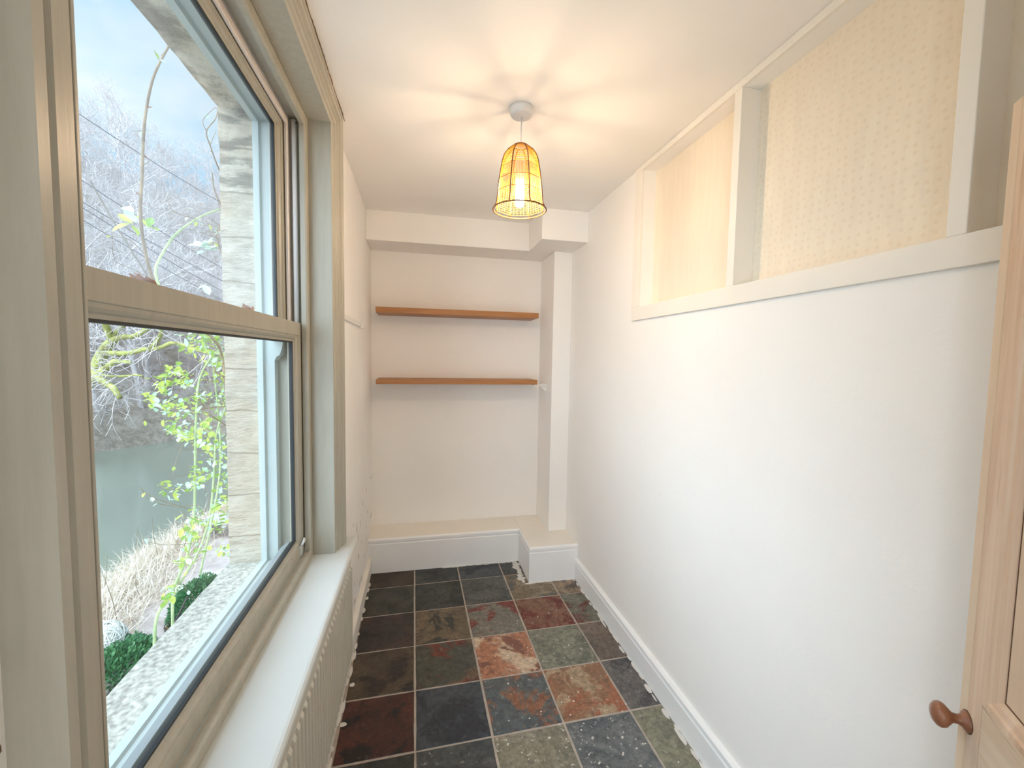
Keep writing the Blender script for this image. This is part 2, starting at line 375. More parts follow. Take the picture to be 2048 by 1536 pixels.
def make_floor():
    rnd = random.Random(4)
    bm = bmesh.new(); ly = [bm.loops.layers.float_color.new(n) for n in ('tone_a', 'tone_b', 'tone_c', 'shift')]
    ca, sa = math.cos(GA), math.sin(GA)
    def Wd(a, b): return Vector((GX + a*ca - b*sa, GY + a*sa + b*ca, 0))
    g = 0.0042
    for j in range(-2, 11):                              # row j spans b from -j*TP to -(j+1)*TP
        for i in range(-1, 4):                           # column i spans a from i*TP
            a0, a1, b1, b0 = i*TP+g, (i+1)*TP-g, -j*TP-g, -(j+1)*TP+g
            if i == 3: a1 = min(a1, W-GX-0.008)
            if i == -1: a0 = max(a0, -GX-0.02)
            jit = [Vector((rnd.uniform(-1, 1), rnd.uniform(-1, 1), 0))*0.0012 for _ in range(4)]
            cs = [Wd(a0, b0), Wd(a1, b0), Wd(a1, b1), Wd(a0, b1)]
            cs = [c+q for c, q in zip(cs, jit)]
            mid = sum(cs, Vector())/4
            def rim(k, z):                                # slightly irregular hand-cut outline
                out = []
                for e in range(4):
                    p, q = cs[e], cs[(e+1) % 4]
                    for s_ in range(6):
                        pt = p.lerp(q, s_/6); w = noise.noise(pt*19)*0.0016
                        pt = pt + (mid-pt).normalized()*(k+w); pt.z = z; out.append(bm.verts.new(pt))
                return out
            lo = rim(0, -0.004); hi = rim(0.0022, 0.0)
            n = len(lo); fs = [bm.faces.new((lo[q], lo[(q+1) % n], hi[(q+1) % n], hi[q])) for q in range(n)] + [bm.faces.new(hi)]
            t = tiles.get((j, i))
            if not t:
                pool = list(tiles.values()); t = pool[rnd.randrange(len(pool))]
            cols = c8(*t[:3]); shift = (rnd.random(), rnd.random(), t[3])
            for f in fs:
                for l in f.loops:
                    for k in range(3): l[ly[k]] = (*cols[k], 1)
                    l[ly[3]] = (*shift, 1)
    # grout bed
    x0, x1, y0, y1 = -0.02, W+0.02, YB, YW
    vs = [bm.verts.new(p) for p in ((x0, y0, -0.0025), (x1, y0, -0.0025), (x1, y1, -0.0025), (x0, y1, -0.0025))]
    f = bm.faces.new(vs); f.material_index = 1
    lo = [bm.verts.new((v.co.x, v.co.y, -0.10)) for v in vs]
    for k in range(4): q = bm.faces.new((vs[k], vs[(k+1) % 4], lo[(k+1) % 4], lo[k])); q.material_index = 1
    bm.faces.new(lo[::-1]).material_index = 1
    me = bpy.data.meshes.new('floor'); bm.to_mesh(me); bm.free()
    me.materials.append(M['slate']); me.materials.append(M['grout'])
    o = bpy.data.objects.new('floor', me); COL.objects.link(o); return o
st(make_floor())
st(boxo('floor_hall', M['grout'], (-0.4, 1.4, -1.6, YB, -0.1, -0.002)))
st(boxo('ceiling', M['ceiling'], (-0.33, W+0.3, -1.75, YW+0.15, H, H+0.12)))
# window wall with its opening
st(boxo('wall_left', M['wall_left'], [(-0.33, 0, YB-0.1, WY0, -0.1, H), (-0.33, 0, WY1, YW+0.15, -0.1, H), (-0.33, 0, WY0, WY1, -0.1, WZ0), (-0.33, 0, WY0, WY1, WZ1, H)]))
XR = 1.5195; FZ1, FZ2, FY1 = 1.8223, 2.4985, 1.9685
st(boxo('wall_right', M['wall'], [(W, W+0.2, YB-0.1, YW+0.15, -0.1, FZ1), (W, W+0.2, FY1, YW+0.15, FZ1, H), (W, W+0.2, YB-0.1, FY1, FZ2, H), (XR, W+0.2, YB-0.1, FY1, FZ1, FZ2)]))
st(boxo('wall_end', M['wall'], (0, W, YW, YW+0.15, -0.1, H)))
st(boxo('wall_back', M['wall'], [(-0.33, 0.05, YB-0.1, YB, -0.1, H), (0.90, W+0.1, YB-0.1, YB, -0.1, H), (0.05, 0.90, YB-0.1, YB, 2.05, H)]))
st(boxo('wall_hall', M['wall'], [(-0.4, -0.3, -1.7, YB-0.1, -0.1, H), (1.3, 1.4, -1.7, YB-0.1, -0.1, H), (-0.4, 1.4, -1.75, -1.6, -0.1, H)]))
# boxed-in ledge, pillar and bulkhead at the far end
YL, XB, YBX, XP, YP, ZB, YA, XBB, YBB = 3.05, 1.108, 2.725, 1.307, 2.9605, 2.3267, 3.001, 1.1266, 2.6746
st(boxo('trim_ledge', M['cream'], [(0, XB, YL, YW, 0, ZL), (XB, W, YBX, YW, 0, ZL)], bevel=0.003))
st(boxo('trim_pillar', M['wall'], (XP, W, YP, YW, ZL, ZB), bevel=0.004))
st(boxo('trim_bulkhead', M['wall'], [(0, XBB, YA, YW, ZB, H), (XBB, W, YBB, YW, ZB, H)], bevel=0.004))
# skirting boards: torus top edge, profile as (distance from wall, height)
def skirt(name, pth, h, th, mat, side):
    """pth: list of corner points (x,y); side=+1 puts the board on the left of travel"""
    prof = [(0, 0), (th, 0), (th, h-0.042), (th*0.72, h-0.038), (th*0.72, h-0.030), (th*1.12, h-0.026), (th*1.12, h-0.010), (th*0.55, h-0.001), (0, h)]
    mb = MB(); P = [Vector(p) for p in pth]
    def nrm(a, b): d = (b-a).normalized(); return Vector((-d.y, d.x))*side
    for i in range(len(P)-1):
        vs = []
        for e in (i, i+1):
            n = nrm(P[i], P[i+1]); off = n
            nb = None
            if e == i and i > 0: nb = nrm(P[i-1], P[i])
            if e == i+1 and i+2 < len(P): nb = nrm(P[i+1], P[i+2])
            if nb: off = (n+nb)/(1+n.dot(nb))
            vs += [(P[e].x+off.x*d, P[e].y+off.y*d, z) for d, z in prof]
        k = len(prof)
        mb.add(vs, [(q, (q+1) % k, k+(q+1) % k, k+q) for q in range(k)] + [tuple(range(k-1, -1, -1)), tuple(range(k, 2*k))])
    return st(mb.build(name, mat))
skirt('baseboard_right', [(W, YB), (W, YBX)], 0.150, 0.018, M['gloss'], 1)
skirt('baseboard_left', [(0, YB), (0, YL)], 0.115, 0.022, M['cream'], -1)
skirt('baseboard_end', [(0, YL), (XB, YL), (XB, YBX), (W, YBX)], ZL, 0.012, M['gloss'], -1)

# frames of the blocked borrowed light on the right-hand wall
pt = 0.012
fr = tag(empty('trim_borrowed_light', (W, 1.3, FZ1)), kind='structure')
fz0, fyo = 1.7561, 2.0339
b = MB(); b.box(W-pt, W+0.001, 0.10, fyo, fz0, FZ1); b.build('bottom_rail', M['cream'], fr, 0.002)
b = MB(); b.box(W-pt, W+0.001, 0.10, fyo, FZ2, H-0.001); b.build('top_rail', M['cream'], fr, 0.002)
b = MB(); b.box(W-pt, W+0.001, FY1, fyo, FZ1, FZ2); b.build('side_post', M['cream'], fr, 0.002)
for a, c in ((1.3036, 1.3386), (0.6517, 0.687)):
    b = MB(); b.box(W-pt+0.001, XR, a, c, FZ1, FZ2); b.build('mullion', M['cream'], fr, 0.002)
for a, c, mm in ((1.3386, FY1, 'paper'), (0.687, 1.3036, 'dots'), (0.10, 0.6517, 'paper')):
    b = MB(); b.box(XR-0.006, XR-0.0005, a, c, FZ1, FZ2); b.build('panel', M[mm], fr)

# ------------------------------------------------------------------ window_1: sliding sash window, stone outside
win = tag(empty('window_1', (0, 1.15, WZ0)), kind='structure')
ZS = 0.745
# architrave with stepped moulding: inner edge set back, outer edge thick
prof = [(0, -0.0), (0, 0.047), (0.012, 0.047), (0.016, 0.041), (0.019, 0.041), (0.023, 0.045), (0.035, 0.045), (0.040, 0.036), (0.047, 0.036), (0.051, 0.030), (0.066, 0.030), (0.070, 0.024), (0.080, 0.020), (0.080, 0.0)]
b = MB(); ring(b, prof, 0.438, 1.888, ZS-0.02, H-0.002, sides='LTR', fac={'R': 1.1}); b.build('architrave', M['greige'], win)
b = MB(); q_ = []
for k in range(120):       # ragged plaster crack line at the ceiling, its shadow put into the tan
    yy = 0.20+1.72*k/119; q_.append((0.0485+0.004*noise.noise(Vector((yy*40, 0, 1)))+0.003*noise.noise(Vector((yy*9, 0, 7))), yy, H-0.0012))
b.tube(q_, [0.0012+0.0016*abs(noise.noise(Vector((k*.7, 3, 3)))) for k in range(120)], 5)
b.build('ceiling_crack_line', M['crack_shade'], win)
# reveal linings
b = MB(); b.box(-0.062, 0.021, WY1-0.02, WY1, ZS-0.02, WZ1); b.box(-0.062, 0.021, WY0-0.005, WY0, ZS-0.02, WZ1); b.box(-0.062, 0.021, WY0, WY1, WZ1-0.012, WZ1)
b.build('reveal_lining', M['greige'], win, 0.001)
# window board with rounded nose
prof = []
for k in range(7):
    a = -PI/2 + PI*k/6; prof.append((0.072+0.0135*math.cos(a), ZS-0.0135+0.0135*math.sin(a)))
prof = [(-0.062, ZS-0.027)] + prof + [(-0.062, ZS)]
b = MB()
prism(b, prof, 1, -0.05, 1.935)
sb = b.build('window_board', M['sill'], win)
# box frame: inner stops, channels, parting bead, outer stops
FY0_, FY1_ = 0.54, 1.78
fz_t = WZ1-0.012
b = MB()   # inner stop (staff bead)
ring(b, [(0, -0.062), (0, -0.084), (0.034, -0.084), (0.034, -0.068), (0.030, -0.062)], FY0_, FY1_, ZS, fz_t, fac={'B': 0.95})
b.build('inner_stop', M['greige'], win, 0.0)
b = MB()   # jamb liner behind both sashes
ring(b, [(0, -0.084), (0, -0.20), (0.012, -0.20), (0.012, -0.084)], FY0_, FY1_, ZS, fz_t, fac={'B': 0.8})
b.build('jamb_liner', M['greige'], win)
b = MB(); ring(b, [(0.012, -0.122), (0.012, -0.134), (0.040, -0.134), (0.044, -0.131), (0.044, -0.125), (0.040, -0.122)], FY0_, FY1_, ZS, fz_t, sides='LTR')
b.build('parting_bead', M['bead'], win)
b = MB(); ring(b, [(0.0, -0.176), (0.0, -0.232), (0.060, -0.232), (0.060, -0.212), (0.048, -0.208), (0.048, -0.176)], FY0_, FY1_, ZS-0.01, fz_t, fac={'B': 0.55})
b.build('outer_stop', M['outer_frame'], win)
for yy, nm in ((FY1_-0.024, 'balance_tube'), (FY0_+0.024, 'balance_tube')):
    b = MB(); b.tube([(-0.103, yy, 1.66), (-0.103, yy, fz_t-0.022)], 0.0085, 14); o = b.build(nm, M['tube'], win)
    b = MB(); b.tube([(-0.0945, yy-0.004, fz_t-0.032), (-0.0935, yy-0.0045, fz_t-0.032)], 0.003, 10); b.build('screw', M['gasket'], o)
# a sash: flat face, ovolo towards the glass, gasket, pane
def sash(name, x, y0, y1, z0, z1, wid, fac, pane_mat):
    s_ = empty(name, (x, (y0+y1)/2, z0)); s_.parent = win; s_.matrix_parent_inverse = Matrix.Translation(win.location).inverted()
    t = 0.036
    def mk(mb, nm, mat):
        o = mb.build(nm, mat); o.parent = s_; o.matrix_parent_inverse = Matrix.Translation(s_.location).inverted(); return o
    w = wid
    mb = MB(); ring(mb, [(0, x), (w*0.66, x), (w*0.68, x-0.003), (w*0.78, x-0.004), (w*0.86, x-0.008), (w*0.90, x-0.012), (w, x-0.014), (w, x-t+0.006), (w*0.8, x-t), (0, x-t)], y0, y1, z0, z1, fac)
    mk(mb, 'sash_frame', M['greige'])
    mb = MB(); ring(mb, [(w, x-0.015), (w, x-0.028), (w+0.004, x-0.028), (w+0.004, x-0.015)], y0, y1, z0, z1, fac)
    mk(mb, 'gasket', M['gasket'])
    f = {'L': 1, 'T': 1, 'R': 1, 'B': 1}; f.update(fac)
    mb = MB(); mb.box(x-0.023, x-0.019, y0+w*f['L'], y1-w*f['R'], z0+w*f['B'], z1-w*f['T'])
    mk(mb, 'pane', pane_mat); return s_
lower = sash('lower_sash', -0.088, FY0_+0.013, FY1_-0.034, 0.778, 1.672, 0.052, {'B': 1.25, 'T': 1.35, 'R': 1.0}, M['glass'])
upper = sash('upper_sash', -0.136, FY0_+0.013, FY1_-0.018, 1.605, fz_t-0.014, 0.064, {'B': 0.85, 'T': 0.9, 'R': 1.1}, M['misty'])
# ribbed aluminium drip strip under the lower pane, outside; sash horns below the upper sash
b = MB()
for k in range(5): b.box(-0.1285-0.006*k, -0.1245-0.006*k, FY0_+0.06, FY1_-0.08, 0.79, 0.842-0.004*k)
b.build('ribbed_strip', M['alu'], win)
for yy in (FY1_-0.018-0.064, FY0_+0.013):
    b = MB(); prism(b, [(-0.136, 1.61), (-0.172, 1.61), (-0.172, 1.545), (-0.166, 1.53), (-0.158, 1.545), (-0.148, 1.55), (-0.140, 1.575)], 1, yy, yy+0.05)
    b.build('sash_horn', M['outer_frame'], win)
b = MB()   # curled end of a travel restrictor in the corner of the lower sash
pts = [(-0.082+0.004*math.sin(k*0.5), 1.695+0.052*k/10, 0.825+0.016*math.sin(PI*k/10)-0.006*k/10) for k in range(11)]
b.tube(pts, [0.004+0.003*k/10 for k in range(11)], 8); b.box(-0.088, -0.084, 1.69, 1.712, 0.785, 0.825)
b.build('sash_catch', M['sill'], win)
# stone surround outside
YS = 1.735
def rough_box(name, dims, mat, amp, sub, parent):
    bm = bmesh.new(); x0, x1, y0, y1, z0, z1 = dims
    bmesh.ops.create_cube(bm, size=1)
    for v in bm.verts: v.co = Vector((x0+(v.co.x+.5)*(x1-x0), y0+(v.co.y+.5)*(y1-y0), z0+(v.co.z+.5)*(z1-z0)))
    for ax, n in sub:
        d = (Vector((1, 0, 0)), Vector((0, 1, 0)), Vector((0, 0, 1)))[ax]; lo = (x0, y0, z0)[ax]; hi = (x1, y1, z1)[ax]
        for k in range(1, n):
            bmesh.ops.bisect_plane(bm, geom=bm.verts[:]+bm.edges[:]+bm.faces[:], plane_co=d*(lo+(hi-lo)*k/n), plane_no=d)
    for v in bm.verts:
        v.co += noise.noise_vector(v.co*23)*amp
    me = bpy.data.meshes.new(name); bm.to_mesh(me); bm.free(); me.materials.append(mat)
    o = bpy.data.objects.new(name, me); COL.objects.link(o); o.parent = parent; o.matrix_parent_inverse = Matrix.Translation(parent.location).inverted(); return o
rough_box('stone_jamb', (-0.345, -0.225, YS, 1.86, 0.70, 2.47), M['stone'], 0.004, ((2, 60), (0, 4)), win)
rough_box('stone_jamb', (-0.345, -0.225, 0.46, 0.56, 0.70, 2.47), M['stone'], 0.004, ((2, 40),), win)
rough_box('stone_lintel', (-0.345, -0.225, 0.40, 1.95, 2.425, 2.66), M['stone'], 0.004, ((1, 30), (0, 4)), win)
rough_box('stone_sill', (-0.350, -0.17, 0.40, 1.95, 0.62, 0.757), M['stone_sill'], 0.003, ((1, 40), (0, 5)), win)
b = MB(); b.box(-0.235, -0.20, 0.5, FY1_, 2.425, 2.47); b.build('head_packer', M['outer_frame'], win)

# ------------------------------------------------------------------ pendant light
LX, LY = 0.740, 1.656
pen = tag(empty('pendant_light', (LX, LY, H)), 'lit woven bell-shaped pendant light hanging from the white ceiling', 'pendant light')
b = MB(); b.lathe([(0.0465, 0.0), (0.0465, -0.012), (0.0435, -0.016), (0.042, -0.025), (0.037, -0.031), (0.024, -0.034), (0.005, -0.035)], (LX, LY, H), 40)
b.build('ceiling_rose', M['rose_white'], pen)
zt, zb = 2.381, 2.138
b = MB(); b.tube([(LX+0.002, LY, H-0.033), (LX+0.0015, LY, zt+0.03), (LX, LY, 2.31)], 0.0028, 8); b.build('cord', M['rose_white'], pen)
b = MB(); b.lathe([(0.006, 0.03), (0.016, 0.026), (0.019, 0.0), (0.019, -0.045), (0.015, -0.05)], (LX, LY, 2.297), 24); b.build('lamp_holder', M['rose_white'], pen)
b = MB(); b.lathe([(0.002, 0.008), (0.012, 0.006), (0.0160, -0.004), (0.0170, -0.02), (0.0170, -0.085), (0.0145, -0.097), (0.004, -0.102)], (LX, LY, 2.250), 24)
b.build('light_bulb', M['bulb'], pen)
def srad(t):    # shade radius at height fraction t (0 top, 1 bottom rim)
    ks = [(0, .028), (.03, .038), (.06, .047), (.12, .060), (.18, .0685), (.26, .0745), (.36, .079), (.48, .084), (.66, .090), (.85, .094), (.94, .0965), (1, .1045)]
    for (a, ra), (c, rc) in zip(ks, ks[1:]):
        if t <= c: return ra+(rc-ra)*(t-a)/(c-a)
    return ks[-1][1]
NR = 8; A0 = math.radians(9.5)
def sp(k, t, out=0.0):
    a = A0+2*PI*k/NR; r = srad(t)+out; return Vector((LX+r*math.cos(a), LY+r*math.sin(a), zt+(zb-zt)*t))
sf = MB()
for k in range(NR): sf.tube([sp(k, t/14) for t in range(15)], 0.0026, 6)
for t, r in ((0.0, .0016), (.36, .0014), (.55, .0014), (.74, .0014)):
    sf.tube([sp(k, t) for k in range(NR+1)], r, 5)
def circ(t, rr, out=0.0):
    return [(LX+(srad(t)+out)*math.cos(2*PI*k/48), LY+(srad(t)+out)*math.sin(2*PI*k/48), zt+(zb-zt)*t) for k in range(49)]
sf.tube(circ(1.0, 0), 0.0030, 8); sf.tube(circ(0.0, 0), 0.0022, 8)
shade = sf.build('shade_frame', M['cane'], pen)
sg = MB()
for k in range(NR):
    t = 0.03
    while t < 0.355: sg.tube([sp(k, t), sp(k+1, t)], 0.0012, 4, False); t += 0.0225     # dome: strings run rib to rib
    for j in range(1, 11):                                                              # two bands of upright strings
        f = j/11
        for a, c in ((.36, .55), (.55, .74)): sg.tube([sp(k, a).lerp(sp(k+1, a), f), sp(k, c).lerp(sp(k+1, c), f)], 0.0011, 4, False)
        if j % 2: sg.tube([sp(k, .74).lerp(sp(k+1, .74), f), sp(k, .97).lerp(sp(k+1, .97), f)], 0.0008, 4, False)
    t = 0.76
    while t < 0.97: sg.tube([sp(k, t), sp(k+1, t)], 0.0009, 4, False); t += 0.034
o = sg.build('weave', M['string']); o.parent = shade; o.matrix_parent_inverse = Matrix.Translation(pen.location).inverted()
o.matrix_parent_inverse = (Matrix.Identity(4))


# ------------------------------------------------------------------ shelves
def shelf(name, z0, z1, label):
    e = tag(empty(name, (0.64, YW, z0)), label, 'shelf', 'honey oak floating shelves in the end alcove')
    b = MB(); b.box(0.0548, 1.2267, 3.063, YW-0.001, z0, z1); b.build('board', M['oak'], e, 0.0015); return e
shelf('floating_shelf', 1.8527, 1.8913, 'upper of the two honey oak shelves on the end wall')
s2 = shelf('floating_shelf', 1.3531, 1.3869, 'lower honey oak shelf with small white bracket at right')
b = MB(); prism(b, [(1.235, 1.356), (1.307, 1.356), (1.307, 1.298)], 1, 3.10, 3.125); b.box(1.2, 1.307, 3.08, 3.13, 1.345, 1.3525); b.build('bracket', M['bracket'], s2)
o = tag(empty('wall_rail', (0, 2.5, 1.72)), 'narrow white rail fixed to the left wall beyond the window', 'rail')
b = MB(); b.box(-0.001, 0.012, 2.05, 2.66, 1.722, 1.746); b.build('rail_strip', M['bracket'], o, 0.002)
b = MB(); b.box(-0.001, 0.026, 2.66, 2.70, 1.716, 1.748); b.tube([(0.026, 2.68, 1.737), (0.028, 2.68, 1.737)], 0.003, 8); b.build('end_block', M['bracket'], o, 0.001)

# ------------------------------------------------------------------ radiator under the window board
rad = tag(empty('radiator', (0.04, 1.0, 0.225)), 'white fluted panel radiator mounted below the window sill', 'radiator')
y0r, y1r, z0r, z1r = 0.10, 1.895, 0.225, 0.690
b = MB(); n = int((y1r-y0r)/0.0335); ys = []
xs_ = []
for k in range(n+1):
    y = y0r+(y1r-y0r)*k/n
    if k < n:
        h = (y1r-y0r)/n
        for d, x in ((0, 0.062), (0.30, 0.062), (0.42, 0.070), (0.88, 0.070)): xs_.append((y+h*d, x))
xs_.append((y1r, 0.062))
vs = []; fs = []
zz = [(z0r, -0.012), (z0r+0.012, -0.001), (z0r+0.03, 0), (z1r-0.06, 0), (z1r-0.05, None), (z1r-0.006, None), (z1r, -99)]
for z, dx in zz:
    for y, x in xs_:
        xx = 0.064 if dx is None else (0.056 if dx == -99 else x+dx)
        vs.append((xx, y, z))
m_ = len(xs_)
for r in range(len(zz)-1):
    for k in range(m_-1): fs.append((r*m_+k, r*m_+k+1, (r+1)*m_+k+1, (r+1)*m_+k))
b.add(vs, fs, False)
b.box(0.040, 0.0555, y0r, y1r, z0r, z1r)
b.build('front_panel', M['radiator'], rad)
b = MB(); b.box(0.001, 0.034, y0r+0.2, y0r+0.23, z0r+0.05, z1r-0.05); b.box(0.001, 0.034, y1r-0.23, y1r-0.20, z0r+0.05, z1r-0.05); b.box(0.026, 0.040, y0r+0.01, y1r-0.01, z0r+0.02, z1r-0.02)
b.build('back_panel', M['radiator'], rad)
b = MB(); b.box(0.034, 0.058, y0r+0.005, y1r-0.005, z1r, z1r+0.004)
b.build('top_grille', M['radiator'], rad)
# black cable looping out behind the radiator
b = MB(); pts = []
for k in range(17):
    a = PI/2 - PI*k/16; pts.append((0.032+0.004*math.sin(k), 1.93+0.115*math.cos(a), 0.29+0.085*math.sin(a)))
pts = [(0.030, 1.86, 0.385)] + pts + [(0.030, 1.85, 0.20)]
b.tube(pts, 0.0024, 8); tag(b.build('cable', M['cable']), 'thin black cable looping out beside the radiator end', 'cable')

# dried paint smears along the floor edges (one mesh per edge: part of the decoration mess)
rnd = random.Random(11)
def splashes(name, pts, label):
    b = MB()
    for (x, y, rx, ry) in pts:
        n = 14; ph = rnd.random()*9
        vs = [(x+rx*math.cos(2*PI*k/n)*(1+0.35*noise.noise(Vector((k*0.9, ph, 0)))), y+ry*math.sin(2*PI*k/n)*(1+0.45*noise.noise(Vector((ph, k*0.8, 3)))), 0.0012+rnd.random()*0.0003) for k in range(n)]
        vs += [(v[0], v[1], 0.0002) for v in vs]
        b.add(vs, [tuple(range(n))]+[(k, (k+1) % n, n+(k+1) % n, n+k) for k in range(n)])
    return tag(b.build(name, M['splash']), label, 'paint', kind='stuff')
pts = [(W-0.020-rnd.random()*0.010, y+rnd.uniform(-.02, .02), rnd.uniform(.004, .011), rnd.uniform(.015, .05)) for y in np.arange(0.8, 2.7, 0.07)]
splashes('paint_smears', pts, 'white paint smears on slate along the right skirting board')
pts = [(0.024+rnd.random()*0.006, y+rnd.uniform(-.03, .03), rnd.uniform(.004, .010), rnd.uniform(.01, .04)) for y in np.arange(1.2, 3.0, 0.10)]
pts += [(0.05, 2.0, .012, .012), (0.045, 1.78, .014, .010)]
splashes('paint_smears', pts, 'white paint smears on slate along the left skirting board')
pts = [(XB-0.035-rnd.random()*0.02, y, rnd.uniform(.012, .03), rnd.uniform(.015, .03)) for y in np.arange(YBX+0.02, YL-0.02, 0.04)]
pts += [(x, YL-0.016-rnd.random()*0.006, rnd.uniform(.02, .04), rnd.uniform(.003, .008)) for x in np.arange(0.55, 1.05, 0.06)]
pts += [(x, YBX-0.016, rnd.uniform(.02, .04), rnd.uniform(.003, .009)) for x in np.arange(XB, W-0.03, 0.07)]
splashes('paint_smears', pts, 'white paint smears on slate around the boxed corner plinth')
pts = [(rnd.uniform(0.65, 1.35), rnd.uniform(1.3, 2.4), s_, s_) for s_ in [rnd.uniform(.0015, .0045) for _ in range(70)]]
splashes('paint_specks', pts, 'small white paint specks scattered over the middle slate tiles')

# ------------------------------------------------------------------ stripped pine door, standing ajar into the room
P0 = Vector((1.358, 0.555, 0)); DD = Vector((0.62, 0.785, 0)).normalized()       # leading edge, hinge -> edge
DN = Vector((-DD.y, DD.x, 0))                                                      # face towards the room's window side
door = tag(empty('door_1', P0 - DD*0.80), kind='structure')
def dbox(mb, s0, s1, t0, t1, z0, z1, n=1):
    """s measured back from the leading edge, t out of the face"""
    q = []
    for z in (z0, z1):
        for s_, t_ in ((s0, t0), (s1, t0), (s1, t1), (s0, t1)):
            p = P0 - DD*s_ + DN*t_; q.append((p.x, p.y, z))
    mb.add(q, [(0, 3, 2, 1), (4, 5, 6, 7), (0, 1, 5, 4), (1, 2, 6, 5), (2, 3, 7, 6), (3, 0, 4, 7)])
DZ0, DZ1 = 0.008, 2.008
b = MB(); dbox(b, 0.0, 0.0275, -0.04, 0, DZ0, DZ1); b.build('edge_strip', M['pine_p'], door, 0.003)
b = MB(); dbox(b, 0.0285, 0.069, -0.04, 0, DZ0, DZ1); dbox(b, 0.70, 0.80, -0.04, 0, DZ0, DZ1); b.build('stile', M['pine_v'], door, 0.001)
b = MB(); dbox(b, 0.070, 0.70, -0.04, 0, 0.745, 0.968); dbox(b, 0.070, 0.70, -0.04, 0, DZ0, 0.22); dbox(b, 0.070, 0.70, -0.04, 0, 1.88, DZ1); b.build('rail', M['pine_h'], door, 0.001)
for z0, z1 in ((0.22, 0.745), (0.968, 1.88)):
    b = MB(); dbox(b, 0.095, 0.675, -0.026, -0.014, z0+0.02, z1-0.02); pn = b.build('panel', M['pine_p'], door)
    b = MB()     # moulding round the panel, stepped and mitred
    steps = [(0, 0), (0.010, -0.001), (0.013, -0.005), (0.023, -0.007), (0.029, -0.012), (0.029, -0.03), (0, -0.03)]
    s0, s1 = 0.069, 0.70; cs = []
    for k in range(4):
        row = []
        for d, t_ in steps:
            s_ = s0+d if k in (0, 1) else s1-d; z = z0+d if k in (0, 3) else z1-d
            p = P0-DD*s_+DN*t_; row.append((p.x, p.y, z))
        cs.append(row)
    n = len(steps)
    for k in range(4): b.add(cs[k]+cs[(k+1) % 4], [(i, (i+1) % n, n+(i+1) % n, n+i) for i in range(n)])
    o = b.build('moulding', M['pine_v'], door)
    b = MB(); 
    for (a, c, e, f) in ((0.098, 0.1002, z0+0.029, z1-0.029), (0.6688, 0.671, z0+0.029, z1-0.029), (0.098, 0.671, z0+0.029, z0+0.0312), (0.098, 0.671, z1-0.0312, z1-0.029)): dbox(b, a, c, -0.0142, -0.0136, e, f)
    b.build('joint_line', M['groove'], door)
kp = P0 - DD*0.031 + Vector((0, 0, 0.905))
b = MB(); b.lathe([(0.0171, -0.0014), (0.0179, 0.0014), (0.016, 0.0049), (0.0103, 0.0084), (0.008, 0.014), (0.0087, 0.021), (0.0144, 0.0266), (0.0201, 0.0322), (0.0217, 0.0378), (0.0198, 0.0434), (0.0137, 0.0483), (0.0046, 0.0504)], kp, 32, axis=DN)
b.build('door_knob', M['knob'], door)
b = MB(); b.lathe([(0.0195, -0.001), (0.0195, 0.0010), (0.015, 0.0012)], kp, 32, axis=DN); b.build('knob_plate', M['groove'], door)

#OUTSIDE#
# ------------------------------------------------------------------ outside: terrace, river, wooded valley side
GZ, RZ = -2.2, -3.0
def grid_mesh(name, xs, ys, zf, mat):
    vs = [(x, y, zf(x, y)) for y in ys for x in xs]; nx = len(xs)
    fs = [(j*nx+i, j*nx+i+1, (j+1)*nx+i+1, (j+1)*nx+i) for j in range(len(ys)-1) for i in range(nx-1)]
    me = bpy.data.meshes.new(name); me.from_pydata(vs, [], fs); me.update(); me.polygons.foreach_set('use_smooth', [True]*len(fs))
    me.materials.append(mat); o = bpy.data.objects.new(name, me); COL.objects.link(o); return st(o)
rx = lambda a, b, n: [a+(b-a)*i/(n-1) for i in range(n)]
def terr(x, y):
    z = GZ + 0.02*noise.noise(Vector((x*2, y*2, 0)))
    if x < -4.3: z -= min(1, (-4.3-x)/1.3)**1.2*0.95 + 0.12*noise.noise(Vector((x*1.5, y*1.5, 4)))*min(1, (-4.3-x))
    return z
grid_mesh('ground_riverbank', rx(-6.2, -4.0, 16), rx(-3, 32, 90), terr, M['bank'])
grid_mesh('ground_terrace', rx(-4.05, -0.33, 16), rx(-3, 32, 60), lambda x, y: GZ+0.006*noise.noise(Vector((x*3, y*3, 0))), M['paving'])
grid_mesh('river', rx(-40, -4.6, 4), rx(-10, 60, 4), lambda x, y: RZ, M['water'])
def bank_y(x):
    if x < -13.6: return 22+(x+13.6)*2.3
    return 22+(x+13.6)*1.6 if x < -11.6 else 25.2+(x+11.6)*0.6
def hill(x, y):
    s_ = 2.3 if x < -13.6 else (1.6 if x < -11.6 else 0.6)
    d = (y-bank_y(x))/math.sqrt(1+s_*s_)
    if d < 0: return RZ-0.5
    z = RZ + min(d*0.9, 0.5) + 0.74*min(d, 34) + 0.12*max(0, d-34)
    return z + 1.1*noise.noise(Vector((x*0.12, y*0.12, 1)))*min(1, d/4) + 0.35*noise.noise(Vector((x*0.6, y*0.6, 5)))*min(1, d)
grid_mesh('hillside', rx(-75, 8, 170), rx(8, 110, 200), hill, M['hill'])
def bx_(u, v, x):
    """point of the plane x=const seen along a measured direction (used to take off the positions of the garden things)"""
    d = R_ROW*((u-1024)/F_PX) + U_ROW*(-(v-768)/F_PX) + F_ROW
    return CAM + d*((x-CAM.x)/d.x)
